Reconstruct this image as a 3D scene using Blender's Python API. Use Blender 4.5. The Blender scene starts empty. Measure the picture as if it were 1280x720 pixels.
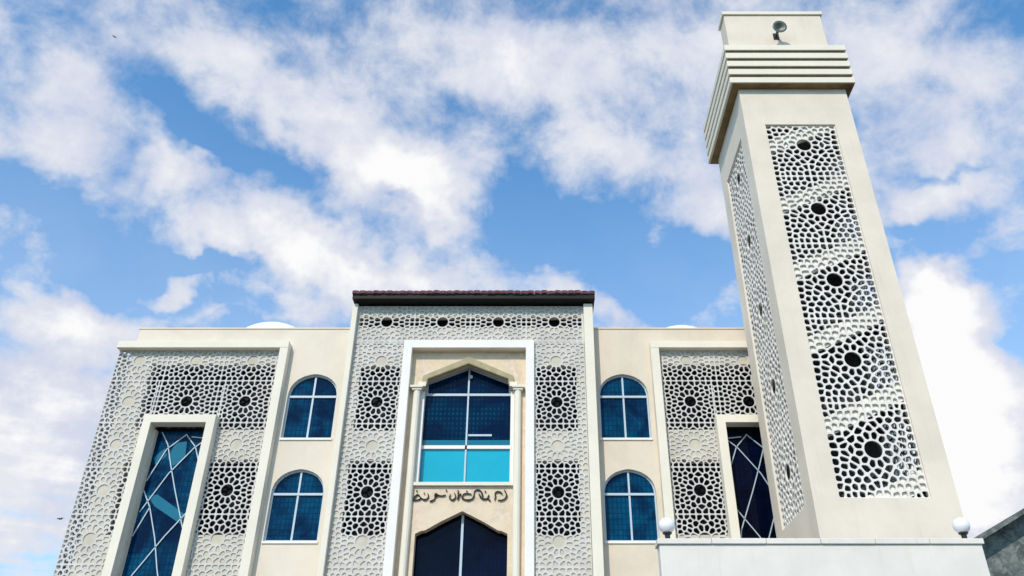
import bpy, bmesh, math, random
import numpy as np
from mathutils import Vector, Matrix
from mathutils.geometry import tessellate_polygon

scene = bpy.context.scene
COL = scene.collection
R = math.radians

# ------------------------------------------------------------------ camera
PITCH = math.atan(640 / 1030)
cam_d = bpy.data.cameras.new('camera')
cam_d.sensor_width = 36.0
cam_d.lens = 36.0 * 1030 / 1280
cam_d.shift_x = -27 / 1280
cam_d.clip_end = 20000
cam = bpy.data.objects.new('camera', cam_d)
COL.objects.link(cam)
cam.location = (0, 0, 1.6)
cam.rotation_euler = (math.pi / 2 + PITCH, 0, 0)
scene.camera = cam

# ------------------------------------------------------------------ sun, exposure
SUN_AZ = R(180 + 22)        # from +Y towards +X: the sun stands behind the camera, to its left
SUN_EL = R(40)
sd = (math.sin(SUN_AZ) * math.cos(SUN_EL), math.cos(SUN_AZ) * math.cos(SUN_EL), math.sin(SUN_EL))
sun_d = bpy.data.lights.new('sun', 'SUN')
sun_d.energy = 3.3
sun_d.angle = R(0.8)
sun_d.color = (1.0, 0.89, 0.76)
sun = bpy.data.objects.new('sun', sun_d)
COL.objects.link(sun)
sun.location = (-20, -40, 50)
sun.rotation_euler = Vector(sd).to_track_quat('Z', 'Y').to_euler()
vs = scene.view_settings
vs.view_transform = 'Standard'
vs.look = 'None'
vs.exposure = 0.0
vs.gamma = 1.0

# ------------------------------------------------------------------ sky: Nishita plus broken cloud
# (azimuth, elevation, radii, tilt, weight) of the cloud masses and the blue gaps
CLOUDS = [(-0.427, 0.752, 0.136, 0.058, -0.25, 0.55),
    (-0.271, 0.711, 0.146, 0.064, -0.32, 0.6),
    (-0.168, 0.67, 0.089, 0.044, -0.22, 0.55),
    (-0.146, 0.633, 0.036, 0.029, 0.06, 0.45),
    (-0.319, 0.814, 0.091, 0.036, 0.14, 0.3),
    (-0.492, 0.637, 0.068, 0.032, 0.0, 0.5),
    (-0.404, 0.589, 0.16, 0.048, -0.18, 0.55),
    (-0.257, 0.56, 0.168, 0.043, -0.04, 0.6),
    (-0.088, 0.564, 0.16, 0.033, -0.07, 0.5),
    (0.072, 0.547, 0.087, 0.024, -0.36, 0.45),
    (0.033, 0.59, 0.052, 0.016, 0.15, 0.25),
    (-0.067, 0.596, 0.07, 0.014, 0.01, 0.2),
    (-0.15, 0.618, 0.083, 0.029, 0.05, 0.35),
    (-0.48, 0.506, 0.052, 0.016, 0.27, 0.4),
    (-0.59, 0.575, 0.045, 0.035, 0.29, 0.15),
    (-0.588, 0.455, 0.095, 0.037, -0.08, 0.5),
    (-0.569, 0.361, 0.105, 0.09, 0.19, 0.5),
    (-0.555, 0.265, 0.115, 0.108, 0.14, 0.55),
    (-0.362, 0.498, 0.124, 0.019, 0.13, 0.35),
    (0.071, 0.784, 0.204, 0.071, -0.19, 0.42),
    (0.203, 0.695, 0.155, 0.048, -0.28, 0.42),
    (0.261, 0.813, 0.114, 0.036, -0.16, 0.4),
    (-0.065, 0.829, 0.138, 0.05, -0.0, 0.32),
    (0.046, 0.843, 0.125, 0.027, -0.05, 0.15),
    (0.251, 0.623, 0.067, 0.029, -0.14, 0.3),
    (-0.085, 0.708, 0.038, 0.067, 0.03, 0.05),
    (0.573, 0.698, 0.12, 0.11, -0.34, 0.5),
    (0.559, 0.58, 0.095, 0.023, -0.3, 0.35),
    (0.503, 0.356, 0.096, 0.161, -0.19, 1.6),
    (0.493, 0.492, 0.044, 0.04, -0.23, 0.7),
    (0.54, 0.494, 0.051, 0.035, -0.26, 0.7),
    (-0.657, 0.669, 0.075, 0.068, 0.34, 0.38),
    (-0.658, 0.606, 0.071, 0.042, 0.33, 0.3),
    (-0.577, 0.697, 0.056, 0.043, -0.01, -0.25),
    (-0.51, 0.676, 0.061, 0.041, -0.36, -0.4),
    (-0.445, 0.66, 0.048, 0.02, -0.16, -0.45),
    (-0.361, 0.659, 0.061, 0.024, -0.2, -0.3),
    (-0.638, 0.555, 0.06, 0.025, 0.31, -0.2),
    (-0.559, 0.512, 0.082, 0.034, -0.18, -0.45),
    (-0.461, 0.535, 0.11, 0.016, 0.06, -0.45),
    (-0.411, 0.495, 0.09, 0.015, 0.1, -0.35),
    (-0.033, 0.676, 0.074, 0.043, -0.0, -0.4),
    (0.039, 0.628, 0.119, 0.035, -0.05, -0.5),
    (0.197, 0.562, 0.13, 0.05, -0.12, -0.6),
    (0.109, 0.592, 0.067, 0.03, -0.36, -0.25),
    (-0.022, 0.757, 0.065, 0.028, -0.01, -0.2),
    (0.496, 0.564, 0.047, 0.016, -0.09, -0.4),
    (0.567, 0.6, 0.063, 0.01, -0.22, -0.3),
    (-0.135, 0.835, 0.083, 0.027, 0.05, -0.1),
    (-0.2, 0.641, 0.047, 0.011, -0.06, -0.25),
    (-0.674, 0.707, 0.056, 0.025, 0.36, -0.1)]


class NT:
    """small helper to write node trees"""
    def __init__(self, tree):
        self.t = tree

    def n(self, kind, ins=None, **props):
        nd = self.t.nodes.new(kind)
        for k, v in props.items():
            setattr(nd, k, v)
        for k, v in (ins or {}).items():
            s = nd.inputs[k]
            if isinstance(v, bpy.types.NodeSocket):
                self.t.links.new(v, s)
            else:
                s.default_value = v
        return nd

    def math(self, op, a, b=0.0, c=0.0, clamp=False):
        return self.n('ShaderNodeMath', {0: a, 1: b, 2: c}, operation=op, use_clamp=clamp).outputs[0]

    def vmath(self, op, a, b=None, out=0, scale=None):
        ins = {0: a}
        if b is not None:
            ins[1] = b
        nd = self.n('ShaderNodeVectorMath', ins, operation=op)
        if scale is not None:
            nd.inputs['Scale'].default_value = scale
        return nd.outputs[out]

    def noise(self, vec, scale, detail=2.0, rough=0.5, dist=0.0, out='Fac'):
        return self.n('ShaderNodeTexNoise', {'Vector': vec, 'Scale': scale, 'Detail': detail, 'Roughness': rough, 'Distortion': dist}).outputs[out]

    def mapr(self, v, a, b, c=0.0, d=1.0, kind='SMOOTHSTEP'):
        return self.n('ShaderNodeMapRange', {'Value': v, 'From Min': a, 'From Max': b, 'To Min': c, 'To Max': d}, interpolation_type=kind).outputs[0]

    def mix(self, f, a, b, blend='MIX'):
        return self.n('ShaderNodeMixRGB', {0: f, 1: a, 2: b}, blend_type=blend).outputs[0]


world = bpy.data.worlds.new('World')
scene.world = world
world.use_nodes = True
SKY_STRENGTH = 0.10
CLOUD_WHITE = 9.2
w = NT(world.node_tree)
bg = world.node_tree.nodes['Background']
sky = w.n('ShaderNodeTexSky', sky_type='NISHITA', sun_disc=False, sun_elevation=SUN_EL, sun_rotation=SUN_AZ,
          air_density=1.0, dust_density=0.6, ozone_density=2.0).outputs[0]
dirv = w.n('ShaderNodeTexCoord').outputs['Generated']
sep = w.n('ShaderNodeSeparateXYZ', {0: dirv})
az = w.math('ARCTAN2', sep.outputs[0], sep.outputs[1])
el = w.math('ARCSINE', sep.outputs[2])
ae = w.n('ShaderNodeCombineXYZ', {0: az, 1: el, 2: 0.0}).outputs[0]
wob = w.vmath('SUBTRACT', w.noise(dirv, 7.0, 4.0, 0.6, 0.0, 'Color'), (0.5, 0.5, 0.5))
wob2 = w.vmath('SUBTRACT', w.noise(dirv, 26.0, 3.0, 0.6, 0.0, 'Color'), (0.5, 0.5, 0.5))
aew = w.vmath('ADD', w.vmath('ADD', ae, w.vmath('SCALE', wob, scale=0.13)), w.vmath('SCALE', wob2, scale=0.035))
acc = None
for (ca, ce, ra, re, rot, wt) in CLOUDS:
    mp = w.n('ShaderNodeMapping', {'Vector': aew, 'Location': (ca, ce, 0), 'Rotation': (0, 0, rot), 'Scale': (ra, re, 1)}, vector_type='TEXTURE').outputs[0]
    ln = w.n('ShaderNodeVectorMath', {0: mp}, operation='LENGTH').outputs['Value']
    m = w.mapr(ln, 0.25, 1.25, wt, 0.0)
    acc = m if acc is None else w.math('ADD', acc, m)
# the layers lie flat overhead: texture them on a horizontal sheet
zc = w.math('MAXIMUM', sep.outputs[2], 0.12)
flat = w.n('ShaderNodeCombineXYZ', {0: w.math('DIVIDE', sep.outputs[0], zc), 1: w.math('DIVIDE', sep.outputs[1], zc), 2: 0.0}).outputs[0]
f1 = w.noise(w.n('ShaderNodeMapping', {'Vector': flat, 'Rotation': (0, 0, R(-35)), 'Scale': (0.9, 1.1, 1.0)}).outputs[0], 2.6, 6.0, 0.55, 0.15)
f2 = w.noise(dirv, 13.0, 10.0, 0.64, 0.15)
fb = w.math('ADD', w.math('MULTIPLY', f1, 0.75), w.math('MULTIPLY', f2, 0.75))
dens = w.math('ADD', w.math('ADD', acc, 0.25), w.math('MULTIPLY', w.math('SUBTRACT', fb, 0.75), 2.3))
haze = w.mapr(el, 0.28, 0.80, 0.36, 0.0)
cov = w.math('MAXIMUM', w.mapr(dens, -0.10, 0.80), haze)
shade_n = w.mapr(w.noise(dirv, 9.0, 7.0, 0.6, 0.3), 0.35, 0.65)
thick = w.mapr(dens, 0.7, 1.35)
ccol = w.mix(shade_n, (0.72, 0.76, 0.90, 1), (0.86, 0.88, 0.95, 1))
ccol = w.mix(thick, ccol, (1.06, 1.06, 1.06, 1))
ccol = w.mix(1.0, ccol, (CLOUD_WHITE, CLOUD_WHITE, CLOUD_WHITE, 1), 'MULTIPLY')
skyt = w.mix(1.0, sky, (1.22, 2.22, 2.6, 1), 'MULTIPLY')
world.node_tree.links.new(w.mix(cov, skyt, ccol), bg.inputs['Color'])
bg.inputs['Strength'].default_value = SKY_STRENGTH

# ------------------------------------------------------------------ materials
def new_mat(name):
    m = bpy.data.materials.new(name)
    m.use_nodes = True
    return m, NT(m.node_tree), m.node_tree.nodes['Principled BSDF']


def surface(name, col, rough=0.8, var=0.06, scale=1.2, bump=0.15, fine=40.0, spec=0.25, streak=0.0, col2=None, metal=0.0):
    """a plain finish with uneven tone, fine grain and optional rain streaks"""
    m, t, p = new_mat(name)
    pos = t.n('ShaderNodeNewGeometry').outputs['Position']
    big = t.noise(pos, scale, 5.0, 0.6)
    dark = tuple(c * (1 - var * 2.2) for c in col) + (1,)
    lite = tuple(min(1, c * (1 + var)) for c in col) + (1,)
    c = t.mix(t.mapr(big, 0.3, 0.7), dark, lite)
    if col2:
        c = t.mix(t.mapr(t.noise(pos, scale * 2.7, 6.0, 0.65, 0.6), 0.42, 0.66), c, col2 + (1,))
    if streak:
        st = t.n('ShaderNodeMapping', {'Vector': pos, 'Scale': (5.0, 5.0, 0.25)}).outputs[0]
        sv = t.mapr(t.noise(st, 1.6, 5.0, 0.65), 0.52, 0.78)
        c = t.mix(t.math('MULTIPLY', sv, streak), c, tuple(k * f for k, f in zip(col, (0.62, 0.58, 0.50))) + (1,))
    t.t.links.new(c, p.inputs['Base Color'])
    p.inputs['Roughness'].default_value = rough
    p.inputs['Specular IOR Level'].default_value = spec
    p.inputs['Metallic'].default_value = metal
    if bump:
        b = t.n('ShaderNodeBump', {'Strength': bump, 'Distance': 0.02, 'Height': t.noise(pos, fine, 4.0, 0.6)})
        t.t.links.new(b.outputs[0], p.inputs['Normal'])
    return m


def glass(name, col, col2, rough=0.04, cell=0.13, mortar=0.02, m0=0.45):
    m, t, p = new_mat(name)
    pos = t.n('ShaderNodeNewGeometry').outputs['Position']
    sw = t.n('ShaderNodeMapping', {'Vector': pos, 'Rotation': (R(90), 0, 0), 'Scale': (1, 1, 1)}).outputs[0]
    br = t.n('ShaderNodeTexBrick', {'Vector': sw, 'Color1': (1, 1, 1, 1), 'Color2': (0.72, 0.72, 0.72, 1), 'Mortar': (m0, m0, m0, 1), 'Scale': 1.0,
                                    'Mortar Size': mortar, 'Brick Width': cell, 'Row Height': cell * 1.25}, offset=0.0)
    f = t.math('MULTIPLY', br.outputs[0], t.mapr(t.noise(pos, 1.1, 5.0, 0.6, 0.5), 0.36, 0.66))  # noise patches of the lighter tint imitate uneven reflection
    t.t.links.new(t.mix(f, col + (1,), col2 + (1,)), p.inputs['Base Color'])
    p.inputs['Roughness'].default_value = rough
    p.inputs['IOR'].default_value = 1.45
    p.inputs['Specular IOR Level'].default_value = 0.11
    b = t.n('ShaderNodeBump', {'Strength': 0.04, 'Distance': 0.05, 'Height': t.noise(pos, 1.7, 2.0, 0.5)})
    t.t.links.new(b.outputs[0], p.inputs['Normal'])
    return m


M = dict(
    plaster=surface('cream_plaster', (0.735, 0.655, 0.545), 0.85, 0.035, 0.7, 0.12, 55, streak=0.15),
    plaster2=surface('warm_cream_plaster', (0.69, 0.60, 0.485), 0.85, 0.04, 0.8, 0.12, 55, streak=0.15),
    trim=surface('pale_trim_paint', (0.78, 0.725, 0.61), 0.7, 0.02, 1.0, 0.06, 60, streak=0.06),
    trimwhite=surface('white_trim_paint', (0.82, 0.79, 0.745), 0.6, 0.02, 1.0, 0.05, 60),
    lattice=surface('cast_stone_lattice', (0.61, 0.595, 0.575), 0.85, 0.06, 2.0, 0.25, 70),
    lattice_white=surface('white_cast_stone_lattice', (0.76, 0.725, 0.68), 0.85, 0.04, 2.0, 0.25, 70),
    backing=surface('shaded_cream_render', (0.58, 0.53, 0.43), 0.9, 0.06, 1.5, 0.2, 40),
    void=surface('dark_void_backing', (0.004, 0.0045, 0.007), 0.5, 0.2, 2.0, 0.0, spec=0.1),  # near-black sheet standing in for the dark void behind open lattice
    stone=surface('beige_stone_facing', (0.70, 0.575, 0.41), 0.7, 0.06, 2.2, 0.10, 30, col2=(0.74, 0.60, 0.48), streak=0.06),
    olive=surface('weathered_stone_moulding', (0.42, 0.36, 0.22), 0.8, 0.08, 3.0, 0.15, 35),
    glass_blue=glass('deep_blue_glass', (0.0, 0.009, 0.040), (0.0, 0.070, 0.155)),
    glass_pattern=glass('patterned_blue_glass', (0.0, 0.009, 0.038), (0.0, 0.055, 0.115), cell=0.13, mortar=0.04, m0=0.2),
    glass_dark=glass('near_black_glass', (0.001, 0.002, 0.008), (0.002, 0.006, 0.03)),
    glass_teal=glass('teal_glass', (0.0, 0.14, 0.24), (0.0, 0.17, 0.28), cell=5.0),
    cyan=surface('turquoise_spandrel_glass', (0.0, 0.38, 0.53), 0.12, 0.03, 0.8, 0.0, spec=0.5),
    cyan_teal=surface('teal_spandrel_and_reflection', (0.0, 0.13, 0.21), 0.1, 0.03, 0.8, 0.0, spec=0.5),
    alu=surface('white_aluminium', (0.46, 0.56, 0.64), 0.35, 0.02, 1.0, 0.0, spec=0.5),
    tile=surface('glazed_maroon_clay', (0.115, 0.028, 0.040), 0.5, 0.25, 5.0, 0.1, 30, spec=0.3, col2=(0.24, 0.10, 0.12)),
    soffit=surface('dark_stained_timber', (0.007, 0.005, 0.005), 0.6, 0.2, 4.0, 0.1, 30),
    letter=surface('dark_cut_letters', (0.05, 0.047, 0.04), 0.35, 0.15, 6.0, 0.0, spec=0.5, metal=0.4),
    black=surface('black_metal', (0.012, 0.012, 0.012), 0.4, 0.1, 5.0, 0.0, spec=0.5),
    opal=surface('opal_acrylic_globe', (0.85, 0.85, 0.88), 0.25, 0.01, 2.0, 0.0, spec=0.5),
    wallwhite=surface('white_wall_paint', (0.74, 0.70, 0.64), 0.8, 0.035, 1.0, 0.15, 50, streak=0.22),
    dome=surface('white_dome_paint', (0.86, 0.86, 0.85), 0.6, 0.02, 1.0, 0.05, 50),
    horn=surface('grey_green_horn_metal', (0.10, 0.13, 0.11), 0.4, 0.1, 5.0, 0.0, spec=0.5),
    roofgrey=surface('weathered_grey_roofing', (0.11, 0.135, 0.135), 0.7, 0.25, 1.6, 0.3, 12, col2=(0.22, 0.24, 0.22)),
    concrete=surface('concrete_inner_shade', (0.05, 0.05, 0.05), 0.9, 0.1, 1.0, 0.1),  # near-black, puts the darkness inside the minaret into the colour
    groove=surface('groove_shade_olive', (0.10, 0.08, 0.04), 0.8, 0.15, 3.0, 0.15, 35),  # olive this dark carries the shade inside the cornice grooves
    brownband=surface('soffit_stain_and_shade', (0.24, 0.16, 0.075), 0.8, 0.15, 2.0, 0.15, 35),  # one brown for the stain, the bounced light and the shade underneath
    stair=surface('cream_stair_render', (0.80, 0.77, 0.66), 0.85, 0.03, 1.5, 0.1),
    ground=surface('dry_sandy_ground', (0.13, 0.12, 0.085), 0.95, 0.12, 0.15, 0.3, 6),
    paving=surface('pale_paving', (0.20, 0.185, 0.16), 0.9, 0.08, 0.5, 0.2, 20),
    asphalt=surface('asphalt', (0.05, 0.05, 0.052), 0.9, 0.12, 0.5, 0.3, 60),
    bird=surface('dark_feathers', (0.02, 0.02, 0.024), 0.7, 0.1, 8.0, 0.0),
)


# ------------------------------------------------------------------ mesh helpers
def tag(o, label=None, cat=None, group=None, kind=None):
    for k, v in (('label', label), ('category', cat), ('group', group), ('kind', kind)):
        if v:
            o[k] = v
    return o


def empty(name, loc, label, cat, group=None):
    o = bpy.data.objects.new(name, None)
    o.empty_display_size = 0.5
    COL.objects.link(o)
    o.location = loc
    return tag(o, label, cat, group)


def link(name, me, parent=None, loc=(0, 0, 0)):
    o = bpy.data.objects.new(name, me)
    COL.objects.link(o)
    o.location = loc
    if parent is not None:
        o.parent = parent
    return o


class MB:
    def __init__(self):
        self.v = []
        self.f = []
        self.smooth = False

    def add(self, vs, fs):
        k = len(self.v)
        self.v += [tuple(p) for p in vs]
        self.f += [tuple(i + k for i in f) for f in fs]
        return self

    def box(self, x0, x1, y0, y1, z0, z1):
        x0, x1 = sorted((x0, x1)); y0, y1 = sorted((y0, y1)); z0, z1 = sorted((z0, z1))
        return self.add([(x0, y0, z0), (x1, y0, z0), (x1, y1, z0), (x0, y1, z0), (x0, y0, z1), (x1, y0, z1), (x1, y1, z1), (x0, y1, z1)],
                        [(0, 3, 2, 1), (4, 5, 6, 7), (0, 1, 5, 4), (1, 2, 6, 5), (2, 3, 7, 6), (3, 0, 4, 7)])

    def prism(self, poly, f, d0, d1):
        """closed polygon (u, v) pushed from depth d0 to d1; f maps (u, v, d) into space"""
        return self.plate(poly, [], f, d0, d1)

    def plate(self, outer, holes, f, d0, d1, back=True):
        loops = [outer] + list(holes)
        tri = tessellate_polygon([[Vector((u, v, 0)) for u, v in lp] for lp in loops])
        flat = [p for lp in loops for p in lp]
        n = len(flat)
        vs = [f(u, v, d0) for u, v in flat] + [f(u, v, d1) for u, v in flat]
        fs = [tuple(t) for t in tri]
        if back:
            fs += [(t[2] + n, t[1] + n, t[0] + n) for t in tri]
        k = 0
        for lp in loops:
            m = len(lp)
            for i in range(m):
                a, b = k + i, k + (i + 1) % m
                fs.append((a, b, b + n, a + n))
            k += m
        return self.add(vs, fs)

    def bar(self, a, b, r, sides=4, up=(0, 1, 0)):
        a, b = Vector(a), Vector(b)
        d = (b - a).normalized()
        x = d.cross(Vector(up))
        if x.length < 1e-4:
            x = d.cross(Vector((1, 0, 0)))
        x.normalize()
        y = d.cross(x)
        vs = []
        for q in (a, b):
            for i in range(sides):
                an = 2 * math.pi * (i + 0.5) / sides
                vs.append(q + (x * math.cos(an) + y * math.sin(an)) * r)
        fs = [(i, (i + 1) % sides, (i + 1) % sides + sides, i + sides) for i in range(sides)]
        fs += [tuple(range(sides))[::-1], tuple(range(sides, 2 * sides))]
        return self.add(vs, fs)

    def lathe(self, prof, c=(0, 0, 0), seg=24):
        vs, fs = [], []
        for r, z in prof:
            for i in range(seg):
                a = 2 * math.pi * i / seg
                vs.append((c[0] + r * math.cos(a), c[1] + r * math.sin(a), c[2] + z))
        for j in range(len(prof) - 1):
            for i in range(seg):
                k = (i + 1) % seg
                fs.append((j * seg + i, j * seg + k, (j + 1) * seg + k, (j + 1) * seg + i))
        fs.append(tuple(range(seg))[::-1])
        fs.append(tuple((len(prof) - 1) * seg + i for i in range(seg)))
        return self.add(vs, fs)

    def mesh(self, name, mat, origin=(0, 0, 0), bevel=0.0, smooth=False):
        me = bpy.data.meshes.new(name)
        ox, oy, oz = origin
        me.from_pydata([(x - ox, y - oy, z - oz) for x, y, z in self.v], [], self.f)
        bm = bmesh.new()
        bm.from_mesh(me)
        bmesh.ops.remove_doubles(bm, verts=bm.verts, dist=1e-5)
        bmesh.ops.recalc_face_normals(bm, faces=bm.faces)
        if bevel:
            ed = [e for e in bm.edges if len(e.link_faces) == 2 and e.calc_face_angle(0) > 0.6]
            bmesh.ops.bevel(bm, geom=ed, offset=bevel, segments=2, affect='EDGES', profile=0.5)
        bm.to_mesh(me)
        bm.free()
        me.materials.append(M[mat])
        if smooth:
            me.polygons.foreach_set('use_smooth', [True] * len(me.polygons))
        return me

    def build(self, name, mat, parent=None, bevel=0.0, smooth=False, root=None):
        org = (0, 0, 0)
        r = root or parent
        if r is not None:
            q = r
            while q.parent is not None:
                q = q.parent
            org = tuple(q.location)
        return link(name, self.mesh(name, mat, org, bevel, smooth), parent)


FRONT = lambda u, v, d: (u, d, v)           # a plate facing the street: u = X, v = Z, depth = Y


# ------------------------------------------------------------------ the pierced lattice
def clip(poly, nx, ny, c):
    """keep the part of a convex polygon with nx*x + ny*y <= c"""
    out = []
    for i in range(len(poly)):
        a, b = poly[i], poly[(i + 1) % len(poly)]
        da, db = nx * a[0] + ny * a[1] - c, nx * b[0] + ny * b[1] - c
        if da <= 0:
            out.append(a)
        if (da < 0) != (db < 0) and abs(da - db) > 1e-12:
            s = da / (da - db)
            out.append((a[0] + (b[0] - a[0]) * s, a[1] + (b[1] - a[1]) * s))
    res = []
    for p in out:
        if not res or math.hypot(p[0] - res[-1][0], p[1] - res[-1][1]) > 1e-4:
            res.append(p)
    if len(res) > 1 and math.hypot(res[0][0] - res[-1][0], res[0][1] - res[-1][1]) < 1e-4:
        res.pop()
    return res


def area(p):
    return abs(sum(p[i][0] * p[(i + 1) % len(p)][1] - p[(i + 1) % len(p)][0] * p[i][1] for i in range(len(p)))) / 2


def inset(poly, d):
    s = sum(poly[i][0] * poly[(i + 1) % len(poly)][1] - poly[(i + 1) % len(poly)][0] * poly[i][1] for i in range(len(poly)))
    if s < 0:
        poly = poly[::-1]
    q = list(poly)
    for i in range(len(poly)):
        a, b = poly[i], poly[(i + 1) % len(poly)]
        l = math.hypot(b[0] - a[0], b[1] - a[1])
        if l < 1e-5:
            continue
        nx, ny = (b[1] - a[1]) / l, -(b[0] - a[0]) / l
        q = clip(q, nx, ny, nx * a[0] + ny * a[1] - d)
        if len(q) < 3:
            return []
    return q


def soften(p, k=0.22):
    out = []
    for i in range(len(p)):
        a, b = p[i], p[(i + 1) % len(p)]
        out.append((a[0] + (b[0] - a[0]) * k, a[1] + (b[1] - a[1]) * k))
        out.append((a[0] + (b[0] - a[0]) * (1 - k), a[1] + (b[1] - a[1]) * (1 - k)))
    return out


def tile_cells(w_, h_, disc, r1, r2, spacing, seed):
    """cells of one lattice tile: a round eye, two rings of twelve about it and a mirrored field of smaller openings"""
    rnd = random.Random(seed)
    fixed = [(r1 * math.cos(R(a)), r1 * math.sin(R(a))) for a in (15, 45, 75)]
    fixed += [(r2 * math.cos(R(a)), r2 * math.sin(R(a))) for a in (30, 60)]
    axis = [(r2, 0.0), (0.0, min(r2, h_ / 2 - 0.13))]
    hw, hh = w_ / 2, h_ / 2
    fixed.append((hw - 0.11, hh - 0.11))
    nfree = int(hw * hh / spacing ** 2) - 7
    free = []
    while len(free) < nfree:
        q = (rnd.uniform(0.1, hw - 0.05), rnd.uniform(0.1, hh - 0.05))
        if math.hypot(*q) > r2 + 0.1:
            free.append(q)
    gx, gy = np.meshgrid((np.arange(56) + 0.5) / 56 * hw, (np.arange(48) + 0.5) / 48 * hh)
    gp = np.stack([gx.ravel(), gy.ravel()], 1)
    w0 = 2 * r1 * disc - r1 * r1
    for _ in range(40):
        sd_ = np.array([(0.0, 0.0)] + fixed + axis + free)
        d2 = ((gp[:, None, :] - sd_[None]) ** 2).sum(2)
        d2[:, 0] -= w0
        near = d2.argmin(1)
        for k in range(len(free)):
            q = gp[near == k + 1 + len(fixed) + len(axis)]
            if len(q):
                free[k] = tuple(q.mean(0))
    # keep openings clear of the mirror lines
    pts = [(0.0, 0.0, w0)]
    for x, y in fixed + free:
        for sx in (1, -1):
            for sy in (1, -1):
                pts.append((x * sx, y * sy, 0.0))
    for x, y in axis:
        pts.append((x, y, 0.0)); pts.append((-x, -y, 0.0))
    cells = []
    for i, (x, y, wi) in enumerate(pts):
        p = [(-hw, -hh), (hw, -hh), (hw, hh), (-hw, hh)]
        for j, (u, v, wj) in enumerate(pts):
            if j == i or (u - x) ** 2 + (v - y) ** 2 > 1.2:
                continue
            nx, ny = u - x, v - y
            p = clip(p, nx, ny, (u * u + v * v - x * x - y * y + wi - wj) / 2)
            if len(p) < 3:
                break
        if len(p) >= 3 and area(p) > 0.002:
            cells.append(p)
    return cells


def lattice_mesh(name, cells, rect, rib, f, d0, d1, mat, origin, cut=None, keep=None):
    """one lattice tile clipped to rect (and with rectangle `cut` left out) as real pierced geometry"""
    mb = MB()
    n = 0
    pieces = []
    for p in cells:
        p = clip(p, -1, 0, -rect[0]); p = clip(p, 1, 0, rect[1]) if len(p) > 2 else p
        p = clip(p, 0, -1, -rect[2]) if len(p) > 2 else p
        p = clip(p, 0, 1, rect[3]) if len(p) > 2 else p
        if len(p) < 3 or area(p) < 1e-4:
            continue
        if cut:
            x0, x1, y0, y1 = cut
            parts = [clip(p, 1, 0, x0), clip(p, -1, 0, -x1)]
            mid = clip(p, -1, 0, -x0)
            mid = clip(mid, 1, 0, x1) if len(mid) > 2 else []
            if len(mid) > 2:
                parts.append(clip(mid, 0, 1, y0))
                parts.append(clip(mid, 0, -1, -y1))
            pieces += [q for q in parts if len(q) > 2 and area(q) > 1e-4]
        else:
            pieces.append(p)
    for p in pieces:
        cxm = sum(q[0] for q in p) / len(p); czm = sum(q[1] for q in p) / len(p)
        open_ = keep is not None and any(a <= cxm <= b_ and c_ <= czm <= d_ for a, b_, c_, d_ in keep)
        h = inset(p, 0.0175 if open_ else rib)
        s = sum(p[i][0] * p[(i + 1) % len(p)][1] - p[(i + 1) % len(p)][0] * p[i][1] for i in range(len(p)))
        if s < 0:
            p = p[::-1]
        if len(h) < 3 or area(h) < 0.0011:
            mb.add([f(u, v, d0) for u, v in p], [tuple(range(len(p)))])
            continue
        h = soften(h)
        tri = tessellate_polygon([[Vector((u, v, 0)) for u, v in p], [Vector((u, v, 0)) for u, v in h]])
        m = len(p)
        vs = [f(u, v, d0) for u, v in p] + [f(u, v, d0) for u, v in h] + [f(u, v, d1) for u, v in h]
        fs = [tuple(t) for t in tri]
        k = len(h)
        for i in range(k):
            a, b = m + i, m + (i + 1) % k
            fs.append((a, b, b + k, a + k))
        mb.add(vs, fs)
        n += 1
    if not mb.f:
        return None
    # rim of the panel
    x0, x1, y0, y1 = rect
    rim = [(x0, y0), (x1, y0), (x1, y1), (x0, y1)]
    vs = [f(u, v, d0) for u, v in rim] + [f(u, v, d1) for u, v in rim]
    if not cut:
        mb.add(vs, [(i, (i + 1) % 4, (i + 1) % 4 + 4, i + 4) for i in range(4)])
    me = bpy.data.meshes.new(name)
    ox, oy, oz = origin
    me.from_pydata([(x - ox, y - oy, z - oz) for x, y, z in mb.v], [], mb.f)
    me.materials.append(M[mat])
    return me


def lattice_field(parent, cells, tw, th, cx, cz, rect, rib, f, d0, d1, mat, cut=None, root=None, keep=None):
    """tile a rectangle with lattice panels whose eyes sit at (cx + i*tw, cz + j*th)"""
    org = tuple((root or parent).location)
    i0, i1 = math.floor((rect[0] - cx) / tw + 0.5), math.floor((rect[1] - cx) / tw + 0.5)
    j0, j1 = math.floor((rect[2] - cz) / th + 0.5), math.floor((rect[3] - cz) / th + 0.5)
    cache = {}
    for i in range(i0, i1 + 1):
        for j in range(j0, j1 + 1):
            ux, uz = cx + i * tw, cz + j * th
            r = (max(rect[0], ux - tw / 2), min(rect[1], ux + tw / 2), max(rect[2], uz - th / 2), min(rect[3], uz + th / 2))
            if r[1] - r[0] < 0.03 or r[3] - r[2] < 0.03:
                continue
            if cut and r[0] >= cut[0] and r[1] <= cut[1] and r[2] >= cut[2] and r[3] <= cut[3]:
                continue
            c = cut if cut and not (r[1] <= cut[0] or r[0] >= cut[1] or r[3] <= cut[2] or r[2] >= cut[3]) else None
            moved = [[(x + ux, y + uz) for x, y in p] for p in cells]
            me = lattice_mesh('lattice_panel', moved, r, rib, f, d0, d1, mat, org, c, keep)
            if me:
                link('lattice_panel', me, parent)


# ------------------------------------------------------------------ ground and terrace
def sheet(name, x0, x1, y0, y1, z, mat):
    me = bpy.data.meshes.new(name)
    me.from_pydata([(x0, y0, z), (x1, y0, z), (x1, y1, z), (x0, y1, z)], [], [(0, 1, 2, 3)])
    me.materials.append(M[mat])
    return tag(link(name, me), kind='structure')


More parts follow.
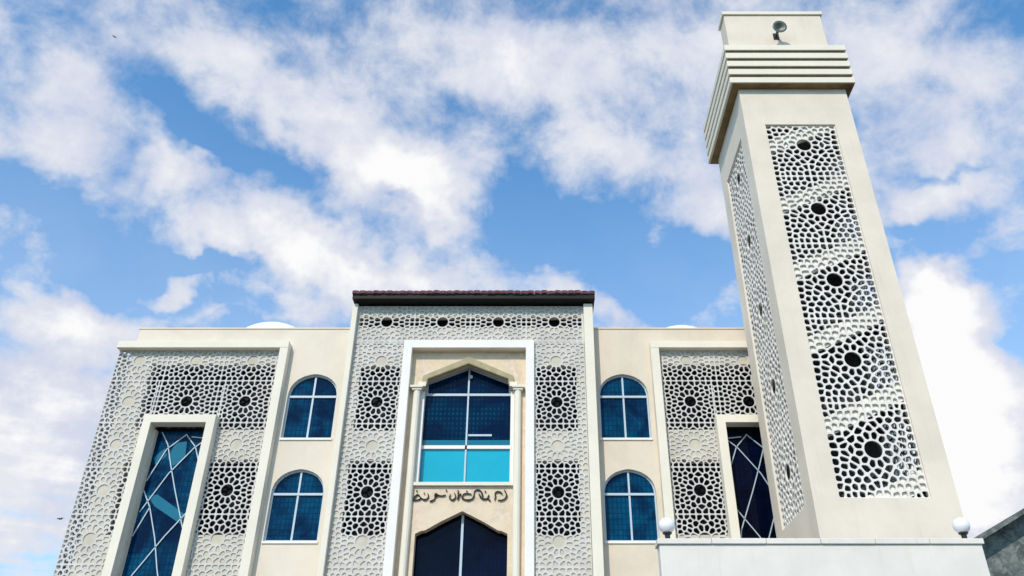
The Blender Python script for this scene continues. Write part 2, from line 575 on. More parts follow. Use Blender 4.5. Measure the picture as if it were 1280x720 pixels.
sheet('ground', -4000, 4000, -4000, 4000, 0.0, 'ground')
sheet('road', -300, 300, -6, 8.0, 0.004, 'asphalt')
tag(MB().box(-300, 300, 8.0, 11.0, 0.0, 0.13).build('pavement', 'paving'), kind='structure')
tag(MB().box(-22, 20, 15.42, 60, 0.002, 4.2).build('terrace', 'paving'), kind='structure')

# ------------------------------------------------------------------ the mosque
XC = -2.08
BZ = 4.2
mosque = empty('mosque', (XC, 24.0, BZ), 'long cream two storey mosque with white lattice screens and a raised central portal', 'mosque')
TW, TH = 1.84, 1.43
CELLS = tile_cells(TW, TH, 0.200, 0.325, 0.500, 0.168, 7)


def arch_poly(cx, half, z0, zs, za):
    prof = [(1.0, 0.0), (0.985, 0.18), (0.93, 0.40), (0.83, 0.58), (0.68, 0.745), (0.48, 0.875), (0.26, 0.955), (0.10, 0.99), (0.0, 1.0)]
    r = [(cx + half * a, zs + (za - zs) * b) for a, b in prof]
    l = [(cx - half * a, zs + (za - zs) * b) for a, b in prof[:-1]]
    return [(cx - half, z0), (cx + half, z0)] + r + l[::-1]


def dedupe(p):
    out = []
    for q in p:
        if not out or math.hypot(q[0] - out[-1][0], q[1] - out[-1][1]) > 1e-6:
            out.append(q)
    if math.hypot(out[0][0] - out[-1][0], out[0][1] - out[-1][1]) < 1e-6:
        out.pop()
    return out


ARCHES = [(11.07, 12.50, 13.25), (7.93, 9.34, 10.08)]


def arched_window(cx, z0, zs, za, mat='glass_blue'):
    half = 0.785
    poly = dedupe(arch_poly(cx, half, z0, zs, za))
    inner = dedupe(arch_poly(cx, half - 0.045, z0 + 0.05, zs, za - 0.05))
    fr = MB().plate(poly, [inner], FRONT, 24.10, 24.18).build('arched_window', 'alu', mosque)
    g = 0.028
    clip_l = lambda p, a, b, c: clip(p, a, b, c)
    # four panes between the bars: the glass is a convex polygon so it can be clipped
    for sx in (-1, 1):
        for up in (0, 1):
            p = clip(inner, -sx, 0, -(sx * cx + g))
            p = clip(p, 0, -1, -(zs + g)) if up else clip(p, 0, 1, zs - g)
            if len(p) > 2:
                MB().plate(p, [], FRONT, 24.15, 24.165).build('pane', mat, fr)
    MB().box(cx - g, cx + g, 24.105, 24.175, z0 + 0.05, za - 0.06).build('mullion', 'alu', fr)
    MB().box(cx - half + 0.045, cx + half - 0.045, 24.095, 24.178, zs - 0.035, zs + 0.035).build('transom', 'alu', fr)
    MB().box(cx - half - 0.02, cx + half + 0.02, 23.96, 24.10, z0 - 0.07, z0 - 0.002).build('sill', 'trimwhite', fr)


def mir(s, a, b):
    return (XC + s * a, XC + s * b) if s > 0 else (XC - b, XC - a)


for s in (-1, 1):
    X = lambda a: XC + s * a
    # wing wall with every opening really cut through it
    holes = []
    for z0, zs, za in ARCHES:
        holes.append(dedupe(arch_poly(X(4.935), 0.785, z0, zs, za)))
    holes.append([(X(6.22), 11.33), (X(8.05), 11.33), (X(8.05), BZ + 0.3), (X(9.59), BZ + 0.3), (X(9.59), 11.33), (X(10.28), 11.33), (X(10.28), 13.58), (X(6.22), 13.58)])
    holes.append([(X(6.22), 8.10), (X(7.85), 8.10), (X(7.85), 10.35), (X(6.22), 10.35)])
    holes.append([(X(9.80), 8.10), (X(10.28), 8.10), (X(10.28), 10.35), (X(9.80), 10.35)])
    MB().plate([(X(3.9), BZ), (X(11.0), BZ), (X(11.0), 14.42), (X(3.9), 14.42)], holes, FRONT, 24.0, 24.30).build('wing_wall', 'plaster' if s < 0 else 'plaster2', mosque)
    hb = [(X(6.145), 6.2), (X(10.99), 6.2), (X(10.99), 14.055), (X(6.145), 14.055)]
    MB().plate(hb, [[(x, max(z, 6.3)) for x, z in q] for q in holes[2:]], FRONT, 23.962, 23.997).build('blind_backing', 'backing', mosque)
    MB().box(X(3.9), X(11.0), 24.0, 24.30, 14.42, 14.90).build('parapet', 'plaster' if s < 0 else 'plaster2', mosque)
    MB().box(X(3.9), X(11.03), 23.975, 24.34, 14.90, 14.95).build('coping', 'plaster' if s < 0 else 'plaster2', mosque)
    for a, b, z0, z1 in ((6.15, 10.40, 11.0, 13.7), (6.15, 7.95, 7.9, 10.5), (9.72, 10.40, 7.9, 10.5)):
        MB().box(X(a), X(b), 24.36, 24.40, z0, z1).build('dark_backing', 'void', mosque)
    # projecting border round the lattice bay
    MB().box(X(5.87), X(11.44), 23.70, 23.998, 14.06, 14.30).build('bay_header', 'trim', mosque, bevel=0.012)
    MB().box(X(5.87), X(6.14), 23.70, 23.998, BZ, 14.058).build('bay_post', 'trim', mosque, bevel=0.012)
    # tall window with its own deep surround
    so, si, zt, zi = (7.70, 9.92), (7.97, 9.66), 11.70, 11.44
    u0, u1 = sorted((X(so[0]), X(so[1]))); v0, v1 = sorted((X(si[0]), X(si[1])))
    tw_ = MB().plate([(u0, BZ), (v0, BZ), (v0, zi), (v1, zi), (v1, BZ), (u1, BZ), (u1, zt), (u0, zt)], [], FRONT, 23.63, 24.02).build('tall_window', 'trim', mosque, bevel=0.012)
    gm = 'glass_blue' if s < 0 else 'glass_dark'
    gx0, gx1 = sorted((X(8.03), X(9.61)))
    MB().box(gx0, gx1, 24.14, 24.16, BZ + 0.3, 11.33).build('pane', gm, tw_)
    MB().box(gx0, gx1, 24.14, 24.16, 11.331, 11.44).build('head_panel', 'void', tw_)
    # crossing bars: arcs that lean over towards the middle of the building
    gw = gx1 - gx0
    P = lambda a, z: (gx0 + a * gw if s < 0 else gx1 - a * gw, 24.11, z)
    bars = [[(0.10, 11.30), (0.27, 10.90), (0.42, 10.25), (0.62, 9.45), (0.93, 8.30), (1.0, 7.7)],
            [(0.60, 11.20), (0.82, 10.82), (0.98, 10.20)],
            [(0.60, 11.24), (0.27, 10.75), (0.03, 9.75)], [(1.0, 11.08), (0.80, 10.80), (0.42, 9.98), (0.05, 8.80)],
            [(0.03, 9.45), (0.22, 8.95), (0.45, 8.05), (0.62, 7.2), (0.8, 6.4)], [(1.0, 8.95), (0.62, 8.10), (0.20, 7.0), (0.05, 6.3)],
            [(0.22, 8.95), (0.03, 8.1)], [(0.70, 11.15), (1.0, 11.10)], [(0.03, 6.6), (0.3, 5.6), (0.5, 4.6)], [(1.0, 7.2), (0.62, 6.1), (0.3, 4.6)]]
    for b in bars:
        m = MB()
        for q0, q1 in zip(b, b[1:]):
            m.bar(P(*q0), P(*q1), 0.021)
        m.build('glazing_bar', 'alu', tw_)
    if s < 0:
        for poly in ([(0.40, 10.95), (0.62, 11.02), (0.66, 10.45), (0.46, 10.22), (0.32, 10.48)], [(0.12, 9.30), (0.30, 9.34), (0.92, 8.72), (0.86, 8.46), (0.30, 8.98)],
                     [(0.05, 10.5), (0.22, 10.78), (0.30, 10.55), (0.12, 10.25)]):
            MB().plate([(P(a, z)[0], z) for a, z in poly], [], FRONT, 24.128, 24.138).build('reflection_patch', 'cyan_teal', tw_)  # flat teal shapes painted for reflections in the glass
    # lattice over the whole bay, a hand's breadth in front of the wall
    r = sorted((X(6.14), X(11.44)))
    cut = sorted((X(7.75), X(9.87)))
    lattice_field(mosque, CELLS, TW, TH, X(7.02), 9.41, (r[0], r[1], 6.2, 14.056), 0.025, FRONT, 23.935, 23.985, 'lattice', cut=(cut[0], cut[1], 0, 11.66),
                  keep=[(min(q)[0], max(q)[0], min(z for _, z in q), max(z for _, z in q)) for q in holes[2:]])
    MB().box(X(6.142), X(11.40), 23.935, 23.985, BZ, 6.198).build('bay_base', 'plaster', mosque)
    side = (lambda u, v, d, s=s: (XC + s * (11.43 - d), u, v))
    lattice_field(mosque, CELLS, TW, TH, 24.9, 9.41, (24.0, 25.6, 6.2, 14.056), 0.026, side, 0.0, 0.05, 'lattice')
    for z0, zs, za in ARCHES:
        arched_window(X(4.935), z0, zs, za)
    # dome on the wing roof
    prof = [(1.9 * math.sin(R(a)), 1.9 * math.cos(R(a))) for a in (90, 84, 78, 72, 66, 60, 52, 44, 36, 28, 20, 12, 6, 2)]
    MB().lathe([(1.9, -0.8)] + prof, (XC + s * 7.45, 27.0, 14.70 if s < 0 else 14.56), 40).build('dome', 'dome', mosque, smooth=True)

# central block
bh = []
for s in (-1, 1):
    X = lambda a: XC + s * a
    for z0, z1 in ((11.18, 13.38), (8.0, 10.22)):
        bh.append([(X(2.16), z0), (X(3.44), z0), (X(3.44), z1), (X(2.16), z1)])
bh.append([(XC - 3.66, 14.78), (XC + 3.66, 14.78), (XC + 3.66, 15.20), (XC - 3.66, 15.20)])
BHR = [(min(q)[0], max(q)[0], min(z for _, z in q), max(z for _, z in q)) for q in bh]
L0 = [(XC - 3.89, BZ), (XC - 1.83, BZ), (XC - 1.83, 13.972), (XC + 1.83, 13.972), (XC + 1.83, BZ), (XC + 4.0, BZ), (XC + 4.0, 15.6), (XC - 3.89, 15.6)]
MB().plate(L0, bh, FRONT, 23.72, 23.92).build('portal_wall', 'plaster', mosque)
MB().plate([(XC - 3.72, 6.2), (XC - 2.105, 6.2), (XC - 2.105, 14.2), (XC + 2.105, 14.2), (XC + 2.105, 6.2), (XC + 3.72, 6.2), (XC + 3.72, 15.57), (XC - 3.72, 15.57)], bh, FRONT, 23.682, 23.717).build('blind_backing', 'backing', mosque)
for s in (-1, 1):
    X = lambda a: XC + s * a
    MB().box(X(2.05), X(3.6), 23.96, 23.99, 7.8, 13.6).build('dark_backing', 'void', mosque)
    MB().box(X(3.73), X(3.90 if s < 0 else 4.03), 23.48, 23.72, BZ, 15.58).build('pilaster', 'trim', mosque, bevel=0.012)
    MB().box(X(3.70), X(3.88), 23.93, 34.0, BZ, 15.56).build('side_wall', 'plaster', mosque)
    MB().box(X(10.7), X(10.98), 24.305, 44.0, BZ, 14.88).build('side_wall', 'plaster', mosque)
    r = sorted((X(2.10), X(3.728)))
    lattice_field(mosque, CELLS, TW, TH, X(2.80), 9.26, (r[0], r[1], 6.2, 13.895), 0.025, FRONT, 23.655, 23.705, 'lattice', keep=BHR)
    MB().box(X(2.102), X(3.726), 23.655, 23.705, BZ, 6.198).build('bay_base', 'plaster', mosque)
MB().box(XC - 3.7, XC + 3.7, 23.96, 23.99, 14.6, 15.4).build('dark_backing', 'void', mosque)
lattice_field(mosque, CELLS, TW, TH, XC + 0.92, 14.98, (XC - 3.728, XC + 3.728, 14.20, 15.58), 0.025, FRONT, 23.655, 23.705, 'lattice', keep=BHR)
for a in (-1, 1):
    r = sorted((XC + a * 2.10, XC + a * 3.728))
    lattice_field(mosque, CELLS, TW, TH, XC + a * 2.80, 14.98, (r[0], r[1], 13.897, 14.198), 0.025, FRONT, 23.655, 23.705, 'lattice', keep=BHR)
MB().box(XC - 11.0, XC + 11.0, 43.7, 44.0, BZ, 14.86).build('back_wall', 'plaster', mosque)
MB().box(XC - 10.7, XC + 10.7, 24.31, 43.69, 14.20, 14.40).build('roof', 'paving', mosque)
MB().box(XC - 3.7, XC + 3.7, 23.93, 34.0, 15.30, 15.50).build('roof', 'paving', mosque)
MB().box(XC - 3.94, XC + 3.94, 34.01, 34.25, BZ, 15.56).build('back_wall', 'plaster', mosque)

# tiled eave above the portal
eave = MB().box(XC - 3.90, XC + 4.10, 23.26, 24.3, 15.65, 15.80).build('eave', 'soffit', mosque)
nt_ = 36
rnd = random.Random(4)
tm = MB()
seg = 8
pr = []
for i in range(seg + 1):
    a = math.pi * i / seg
    pr.append((0.109 * math.cos(a), 0.03 * math.sin(a)))
vs = [(x, -0.62, z - 0.04) for x, z in pr] + [(x * 0.9, 0.62, z * 0.9 + 0.22) for x, z in pr] + [(x, -0.60, z - 0.13) for x, z in pr] + [(x * 0.9, 0.62, z + 0.10) for x, z in pr]
n = seg + 1
fs = []
for i in range(seg):
    fs += [(i, i + 1, i + 1 + n, i + n), (2 * n + i, 3 * n + i, 3 * n + i + 1, 2 * n + i + 1), (i, 2 * n + i, 2 * n + i + 1, i + 1), (n + i, n + i + 1, 3 * n + i + 1, 3 * n + i)]
tm.add(vs, fs)
tile_me = tm.mesh('roof_tile', 'tile', smooth=False)
for i in range(nt_):
    o = link('roof_tile', tile_me, eave)
    o.location = (-3.79 + 7.78 * i / (nt_ - 1), 23.80 - 24.0 + rnd.uniform(-0.015, 0.015), 15.925 - BZ + rnd.uniform(-0.007, 0.007))
    o.rotation_euler = (rnd.uniform(-0.01, 0.01), 0, rnd.uniform(-0.015, 0.015))

# portal frame, stone facing, openings
MB().plate([(XC - 2.10, BZ), (XC - 1.83, BZ), (XC - 1.83, 13.97), (XC + 1.83, 13.97), (XC + 1.83, BZ), (XC + 2.10, BZ), (XC + 2.10, 14.25), (XC - 2.10, 14.25)], [], FRONT, 23.54, 23.72).build('portal_frame', 'trimwhite', mosque, bevel=0.012)
WIN = [(-1.47, 9.60), (1.47, 9.60), (1.47, 12.62), (1.34, 12.64), (1.34, 12.98), (0.0, 13.55), (-1.34, 12.98), (-1.34, 12.64), (-1.47, 12.62)]
DOOR = [(-1.33, BZ + 0.02), (1.33, BZ + 0.02), (1.33, 8.10), (1.17, 8.18), (1.05, 8.20), (0.62, 8.45), (0.16, 8.68), (0.0, 8.76), (-0.16, 8.68), (-0.62, 8.45), (-1.05, 8.20), (-1.17, 8.18), (-1.33, 8.10)]
sh = lambda p: [(XC + a, b) for a, b in p]
MB().plate([(XC - 1.9, BZ), (XC + 1.9, BZ), (XC + 1.9, 14.1), (XC - 1.9, 14.1)], [sh(WIN), sh(DOOR)], FRONT, 23.85, 24.13).build('stone_facing', 'stone', mosque)
# arch moulding: a chamfered band that follows the head of the window
OUT = [(-1.46, 12.80), (-1.44, 13.07), (0.0, 13.74), (1.44, 13.07), (1.46, 12.80)]
INN = [(1.28, 12.74), (1.28, 12.94), (0.0, 13.48), (-1.28, 12.94), (-1.28, 12.74)]
MB().plate(sh(OUT + INN), [], FRONT, 23.71, 23.91).build('arch_moulding', 'olive', mosque, bevel=0.03)
for s in (-1, 1):
    X = lambda a: XC + s * a
    c = MB().bar((X(1.585), 23.78, BZ), (X(1.585), 23.78, 12.55), 0.115, 12).build('colonette', 'trim', mosque)
    m = MB()
    m.box(X(1.44), X(1.74), 23.65, 23.848, 12.55, 12.62).box(X(1.40), X(1.80), 23.61, 23.846, 12.62, 12.69)
    m.box(X(1.32), X(1.56), 23.7, 23.845, 12.69, 12.84)
    m.build('capital', 'trim', c)
    MB().box(X(1.47), X(1.36), 23.9, 24.1, 9.6, 12.6).build('window_jamb', 'trimwhite', mosque)
MB().box(XC - 1.52, XC + 1.52, 23.75, 24.1, 9.50, 9.60).build('window_sill', 'trim', mosque)
# portal window
pw = MB().plate(sh(WIN[:]), [sh([(-1.36, 9.68), (1.36, 9.68), (1.36, 12.5), (1.29, 12.62), (1.29, 12.94), (0, 13.48), (-1.29, 12.94), (-1.29, 12.62), (-1.36, 12.5)])], FRONT, 24.14, 24.21).build('portal_window', 'alu', mosque)
for s in (-1, 1):
    X = lambda a: XC + s * a
    MB().plate([(X(0.03), 12.62), (X(1.30), 12.62), (X(1.30), 12.94), (X(0.03), 13.47)], [], FRONT, 24.16, 24.18).build('pane', 'glass_pattern', pw)
    MB().box(X(0.03), X(1.37), 24.16, 24.18, 11.07, 12.54).build('pane', 'glass_pattern', pw)
    MB().box(X(0.03), X(1.37), 24.16, 24.18, 10.87, 11.066).build('pane', 'cyan_teal', pw)
    MB().box(X(0.03), X(1.37), 24.16, 24.18, 9.68, 10.76).build('pane', 'cyan', pw)
    MB().box(X(-0.03), X(1.37), 24.12, 24.2, 12.54, 12.62).build('transom', 'alu', pw)
    MB().box(X(-0.03), X(1.37), 24.09, 24.2, 10.76, 10.87).build('transom', 'trimwhite', pw)
MB().box(XC - 0.026, XC + 0.026, 24.112, 24.202, 9.68, 13.47).build('mullion', 'alu', pw)
MB().box(XC + 0.05, XC + 0.78, 24.14, 24.17, 11.19, 11.25).build('sash_rail', 'alu', pw)
MB().bar((XC + 0.07, 24.11, 13.22), (XC + 0.07, 24.05, 13.16), 0.05, 8).build('window_stay', 'alu', pw)
# entrance below
pd = MB().box(XC - 1.32, XC + 1.32, 24.18, 24.22, BZ + 0.02, 8.755).build('entrance_glazing', 'glass_dark', mosque)
MB().box(XC - 0.035, XC + 0.035, 24.12, 24.178, BZ + 0.02, 8.72).build('mullion', 'alu', pd)

# inscription: a row of cut metal letters, each group of strokes its own piece
STROKES = [
    [[(1140, 105), (1158, 135), (1170, 175), (1150, 212), (1110, 232), (1068, 228)], [(1030, 145), (1060, 126), (1092, 132), (1120, 155)]],
    [[(1032, 150), (1040, 185), (1030, 228)], [(986, 236), (962, 222), (955, 190), (964, 165)]],
    [[(964, 165), (950, 205), (920, 216), (896, 212), (885, 160), (866, 118), (835, 105), (806, 108)], [(845, 150), (872, 200), (890, 214)]],
    [[(806, 108), (792, 130), (788, 180), (770, 214), (728, 228), (684, 222), (655, 200), (668, 160), (700, 150), (760, 155)]],
    [[(600, 108), (607, 150), (600, 228)], [(640, 150), (618, 180), (612, 215)]],
    [[(560, 142), (578, 185), (560, 220), (530, 224), (508, 200), (515, 158)]],
    [[(462, 166), (420, 178), (372, 170), (345, 150), (338, 175), (348, 190), (372, 172)], [(338, 178), (335, 215), (308, 236), (278, 244)]],
    [[(252, 150), (262, 190), (232, 224), (196, 216), (170, 196)], [(205, 150), (216, 142)]],
    [[(170, 196), (146, 165), (122, 168), (96, 204), (92, 226), (132, 228), (170, 214), (160, 180)]],
    [[(118, 112), (128, 124)], [(462, 104), (470, 118)], [(700, 118), (712, 128)], [(915, 120), (925, 130)]],
]
ins = None
for g in STROKES:
    m = MB()
    for st in g:
        pts = [(XC - 0.095 + (x - 624) / 9.41 * 0.02385, 9.22 - (y - 170) / 9.41 * 0.0232) for x, y in st]
        dense = []
        for k in range(len(pts) - 1):           # round the strokes off with a Catmull-Rom curve
            p0, p1, p2, p3 = pts[max(k - 1, 0)], pts[k], pts[k + 1], pts[min(k + 2, len(pts) - 1)]
            for q in range(5):
                u = q / 5
                dense.append(tuple(0.5 * (2 * p1[c] + (p2[c] - p0[c]) * u + (2 * p0[c] - 5 * p1[c] + 4 * p2[c] - p3[c]) * u * u + (3 * p1[c] - p0[c] - 3 * p2[c] + p3[c]) * u ** 3) for c in (0, 1)))
        dense.append(pts[-1])
        nd = len(dense)
        rr = [0.009 + 0.020 * min(1.0, 2.4 * min(k, nd - 1 - k) / nd + 0.15) * (0.75 + 0.25 * math.sin(k * 0.7)) for k in range(nd)]
        ring = 8
        vs, fs = [], []
        for k, (ax, az_) in enumerate(dense):
            a, b2 = dense[max(k - 1, 0)], dense[min(k + 1, nd - 1)]
            tx, tz = b2[0] - a[0], b2[1] - a[1]
            l = math.hypot(tx, tz) or 1
            nx, nz = -tz / l, tx / l
            for e in range(ring):
                an = 2 * math.pi * e / ring
                vs.append((ax + nx * rr[k] * math.cos(an), 23.815 + 0.03 * math.sin(an), az_ + nz * rr[k] * math.cos(an)))
        for k in range(nd - 1):
            for e in range(ring):
                e2_ = (e + 1) % ring
                fs.append((k * ring + e, k * ring + e2_, (k + 1) * ring + e2_, (k + 1) * ring + e))
        fs += [tuple(range(ring))[::-1], tuple((nd - 1) * ring + e for e in range(ring))]
        m.add(vs, fs)
    if ins is None:
        ins = m.build('inscription', 'letter', mosque)
    else:
        m.build('letter_group', 'letter', ins)

# ------------------------------------------------------------------ the minaret
TX, TY, TWD = 8.595, 21.575, 3.55
minaret = empty('minaret', (TX, TY, BZ), 'tall square cream minaret with tall pierced lattice screens and a ribbed cornice', 'minaret')
H = TWD / 2
ZT = 22.05
PZ0, PZ1, PH = 7.87, 20.12, 1.125
FACES = [lambda u, v, d: (TX + u, TY - H + d, v), lambda u, v, d: (TX - H + d, TY - u, v), lambda u, v, d: (TX - u, TY + H - d, v), lambda u, v, d: (TX + H - d, TY + u, v)]
shell = MB()
T = 0.22
for k, f in enumerate(FACES):
    w0 = H if k % 2 == 0 else H - T - 0.0005
    outer = [(-w0, BZ), (w0, BZ), (w0, ZT), (-w0, ZT)]
    hole = [(-PH, PZ0), (PH, PZ0), (PH, PZ1), (-PH, PZ1)]
    MB().plate(outer, [hole], f, 0.0, T).build('shaft_wall', 'plaster', minaret)
TCELLS = tile_cells(2.25, 2.54, 0.255, 0.385, 0.58, 0.205, 23)
for f in FACES:
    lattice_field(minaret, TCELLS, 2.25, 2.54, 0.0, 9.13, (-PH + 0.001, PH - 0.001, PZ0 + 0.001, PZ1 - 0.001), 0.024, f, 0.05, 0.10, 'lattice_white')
# stair winding up round a core darkened for the shade inside, its pale stringers seen through the screens
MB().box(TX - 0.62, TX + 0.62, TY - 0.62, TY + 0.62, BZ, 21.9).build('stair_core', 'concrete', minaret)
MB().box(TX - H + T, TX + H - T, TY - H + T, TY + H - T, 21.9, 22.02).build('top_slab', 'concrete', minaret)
TURN = 2.38
step = TURN / 4
rise = 0.52                                    # half the climb across one opening
for k, f in enumerate([FACES[0], FACES[3], FACES[2], FACES[1]]):
    zc = 10.25 - TURN * 2 + step * k
    while zc < 20.6:
        lo = lambda u, q: zc + rise * u / PH + q
        for (name, mat, half, q0, q1, d0, d1) in (('stringer', 'stair', PH - 0.004, -0.26, 0.26, 0.115, T - 0.01), ('stair_flight', 'concrete', H - T - 0.1, -0.26, -0.10, T + 0.01, H - 0.63)):
            p = [(-half, lo(-half, q0)), (half, lo(half, q0)), (half, lo(half, q1)), (-half, lo(-half, q1))]
            p = clip(p, 0, -1, -(PZ0 + 0.004))
            p = clip(p, 0, 1, PZ1 - 0.004) if len(p) > 2 else p
            if len(p) > 2 and area(p) > 0.02 and not (k == 3 and name == 'stringer'):
                MB().plate(p, [], f, d0, d1).build(name, mat, minaret)
        zc += TURN
# ribbed cornice
zc0 = 21.72
CW = 2.045
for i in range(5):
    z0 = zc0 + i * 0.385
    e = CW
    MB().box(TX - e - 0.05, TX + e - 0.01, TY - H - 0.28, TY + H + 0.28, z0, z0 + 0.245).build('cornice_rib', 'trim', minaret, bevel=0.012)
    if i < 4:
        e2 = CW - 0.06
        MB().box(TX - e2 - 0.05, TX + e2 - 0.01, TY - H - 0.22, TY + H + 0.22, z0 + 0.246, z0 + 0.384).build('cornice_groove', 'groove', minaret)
MB().plate([(TX - CW + 0.03, TY - H - 0.25), (TX + CW - 0.03, TY - H - 0.25), (TX + CW - 0.03, TY + H + 0.25), (TX - CW + 0.03, TY + H + 0.25)], [[(TX - H - 0.004, TY - H - 0.004), (TX + H + 0.004, TY - H - 0.004), (TX + H + 0.004, TY + H + 0.004), (TX - H - 0.004, TY + H + 0.004)]], lambda u, v, d: (u, v, d), zc0 - 0.03, zc0 - 0.001).build('cornice_soffit', 'brownband', minaret)  # added plate, its colour darkens the underside of the cap
US = 1.72
for ya, yb in ((TY - H + 0.02, TY - H + 0.66),):
    MB().box(TX - US - 0.10, TX + US - 0.10, ya, yb, zc0 + 4 * 0.385 + 0.246, 25.35).build('crest_wall', 'plaster', minaret, bevel=0.02)
    MB().box(TX - US - 0.16, TX + US - 0.04, ya - 0.06, yb + 0.06, 25.352, 25.50).build('crest_coping', 'trim', minaret, bevel=0.012)
MB().lathe([(0.8, 0.0), (0.8, 1.2), (0.9, 1.21), (0.9, 1.35), (0.7, 1.36)], (TX, TY, 23.51), 32).build('roof_hatch', 'plaster', minaret)

# horn loudspeaker fixed to the upper shaft
hp = empty('horn_loudspeaker', (8.47, 19.85, 24.05), 'dark round horn loudspeaker mounted on the minaret above its cornice', 'loudspeaker')
prof = [(0.05, 0.0), (0.06, 0.10), (0.10, 0.20), (0.18, 0.28), (0.25, 0.32), (0.245, 0.335), (0.16, 0.30), (0.06, 0.2)]
m = MB().lathe(prof, (0, 0, 0), 20)
rot = Matrix.Rotation(R(100), 3, 'X')
m.v = [tuple(rot @ Vector(p) + Vector((8.47, 19.66, 24.27))) for p in m.v]
m.build('horn', 'horn', hp, smooth=True)
MB().bar((8.47, 19.66, 24.26), (8.47, 19.86, 24.26), 0.035, 8).build('bracket', 'black', hp)
MB().box(8.37, 8.57, 19.80, 19.853, 24.10, 24.40).build('mounting_plate', 'black', hp)

# ------------------------------------------------------------------ boundary wall and its lamps
bw = empty('boundary_wall', (5.0, 15.15, 0), 'low white boundary wall in front of the minaret carrying two globe lamps', 'wall')
MB().box(2.26, 8.05, 15.0, 15.30, 0.0, 5.50).build('wall_body', 'wallwhite', bw, bevel=0.01)
cx_ = 2.22
while cx_ < 8.08:
    cw_ = min(0.98, 8.09 - cx_)
    MB().box(cx_ + 0.004, cx_ + cw_ - 0.004, 14.96 + rnd.uniform(-0.004, 0.004), 15.34, 5.502, 5.60 + rnd.uniform(-0.004, 0.002)).build('coping_stone', 'wallwhite', bw, bevel=0.01)
    cx_ += cw_
MB().box(7.75, 8.05, 15.302, 30.0, 0.0, 5.48).build('return_wall', 'wallwhite', bw)


def lamp(x, z, label):
    t = empty('wall_lamp', (x, 15.13, z), label, 'lamp', 'globe lamps on the boundary wall')
    m = MB().lathe([(0.075, 0.0), (0.075, 0.02), (0.045, 0.03), (0.05, 0.10), (0.085, 0.125), (0.085, 0.145)], (x, 15.13, z), 16)
    m.build('lamp_base', 'black', t, smooth=False)
    r = 0.148
    pr = [(r * math.sin(R(a)), -r * math.cos(R(a))) for a in (28, 36, 46, 58, 70, 82, 94, 106, 118, 130, 142, 154, 166, 176)]
    MB().lathe(pr, (x, 15.13, z + 0.27), 24).build('globe', 'opal', t, smooth=True)


lamp(2.44, 5.60, 'white globe lamp on the wall end in front of the right arched windows')
lamp(7.84, 5.60, 'white globe lamp on the wall at the lower right corner of the minaret')

# ------------------------------------------------------------------ neighbouring roof
nb = empty('neighbouring_house', (19.0, 30.0, 0), 'grey weathered gable roof of a house beyond the minaret at the right edge', 'house')
xr, zr, hw2 = 19.0, 11.15, 4.6
slope = 0.52
MB().plate([(xr - hw2 + 0.3, 0), (xr + hw2 - 0.3, 0), (xr + hw2 - 0.3, zr - (hw2 - 0.3) * slope - 0.12), (xr, zr - 0.12), (xr - hw2 + 0.3, zr - (hw2 - 0.3) * slope - 0.12)], [], FRONT, 29.6, 40.0).build('wall', 'roofgrey', nb)
for s in (-1, 1):
    m = MB()
    m.plate([(xr, zr), (xr + s * hw2, zr - hw2 * slope), (xr + s * hw2, zr - hw2 * slope - 0.1), (xr, zr - 0.1)], [], FRONT, 29.0, 40.6)
    rf = m.build('roof', 'roofgrey', nb)
    for k in range(24):
        y = 29.05 + k * 0.49
        MB().bar((xr + s * 0.02, y, zr + 0.01), (xr + s * hw2, y, zr - hw2 * slope + 0.01), 0.05, 4, up=(0, 1, 0)).build('roof_seam', 'roofgrey', rf)


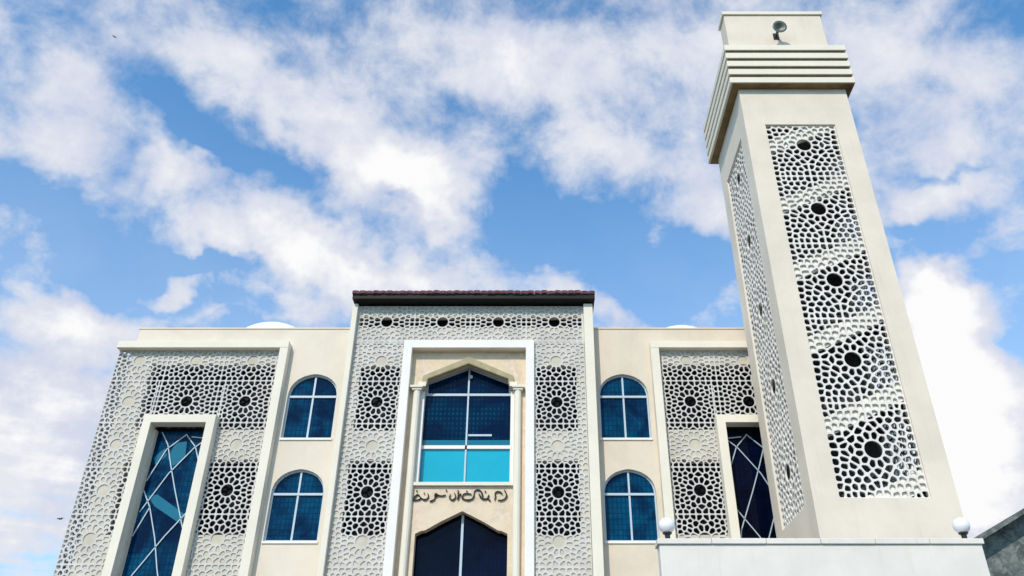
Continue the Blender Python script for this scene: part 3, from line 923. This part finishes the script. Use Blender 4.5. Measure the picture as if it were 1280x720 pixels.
# ------------------------------------------------------------------ birds
def bird(loc, yaw, bank, span, label):
    t = empty('bird', loc, label, 'bird')
    c, s_ = math.cos(yaw), math.sin(yaw)

    def tr(p):
        x, y, z = p[0] * span, p[1] * span, p[2] * span
        z2 = z * math.cos(bank) - x * math.sin(bank); x2 = x * math.cos(bank) + z * math.sin(bank)
        return (loc[0] + x2 * c - y * s_, loc[1] + x2 * s_ + y * c, loc[2] + z2)
    m = MB()
    prof = [(0.012, -0.34), (0.06, -0.22), (0.105, -0.05), (0.11, 0.10), (0.07, 0.22), (0.066, 0.28), (0.05, 0.34), (0.012, 0.42)]
    seg = 10
    vs, fs = [], []
    for r, y in prof:
        for i in range(seg):
            a = 2 * math.pi * i / seg
            vs.append(tr((r * math.cos(a), y, r * math.sin(a) * 0.9)))
    for j in range(len(prof) - 1):
        for i in range(seg):
            k = (i + 1) % seg
            fs.append((j * seg + i, j * seg + k, (j + 1) * seg + k, (j + 1) * seg + i))
    m.add(vs, fs).build('body', 'bird', t, smooth=True)
    for sx in (-1, 1):
        P = [(0.06, 0.18), (0.34, 0.24), (0.62, 0.10), (0.74, -0.10), (0.50, -0.06), (0.30, -0.10), (0.06, -0.08)]
        Z = [0.04, 0.20, 0.14, 0.0, 0.12, 0.17, 0.03]
        v = [tr((sx * x, y, z + 0.012)) for (x, y), z in zip(P, Z)] + [tr((sx * x, y, z - 0.012)) for (x, y), z in zip(P, Z)]
        k = len(P)
        MB().add(v, [tuple(range(k)), tuple(range(2 * k - 1, k - 1, -1))] + [(i, (i + 1) % k, (i + 1) % k + k, i + k) for i in range(k)]).build('wing', 'bird', t)
    v = [tr(p) for p in ((-0.03, -0.28, 0.01), (0.03, -0.28, 0.01), (0.09, -0.56, 0.0), (0, -0.50, 0.0), (-0.09, -0.56, 0.0))] + [tr(p) for p in ((-0.03, -0.28, -0.01), (0.03, -0.28, -0.01), (0.09, -0.56, -0.015), (0, -0.50, -0.015), (-0.09, -0.56, -0.015))]
    MB().add(v, [(0, 1, 2, 3, 4), (9, 8, 7, 6, 5)] + [(i, (i + 1) % 5, (i + 1) % 5 + 5, i + 5) for i in range(5)]).build('tail', 'bird', t)


bird((-14.96, 26.0, 9.15), R(75), R(-20), 0.21, 'small dark bird flying beside the left end of the lattice facade')
bird((-22.17, 30.0, 35.88), R(40), R(10), 0.19, 'tiny dark bird high in the blue sky at the upper left')
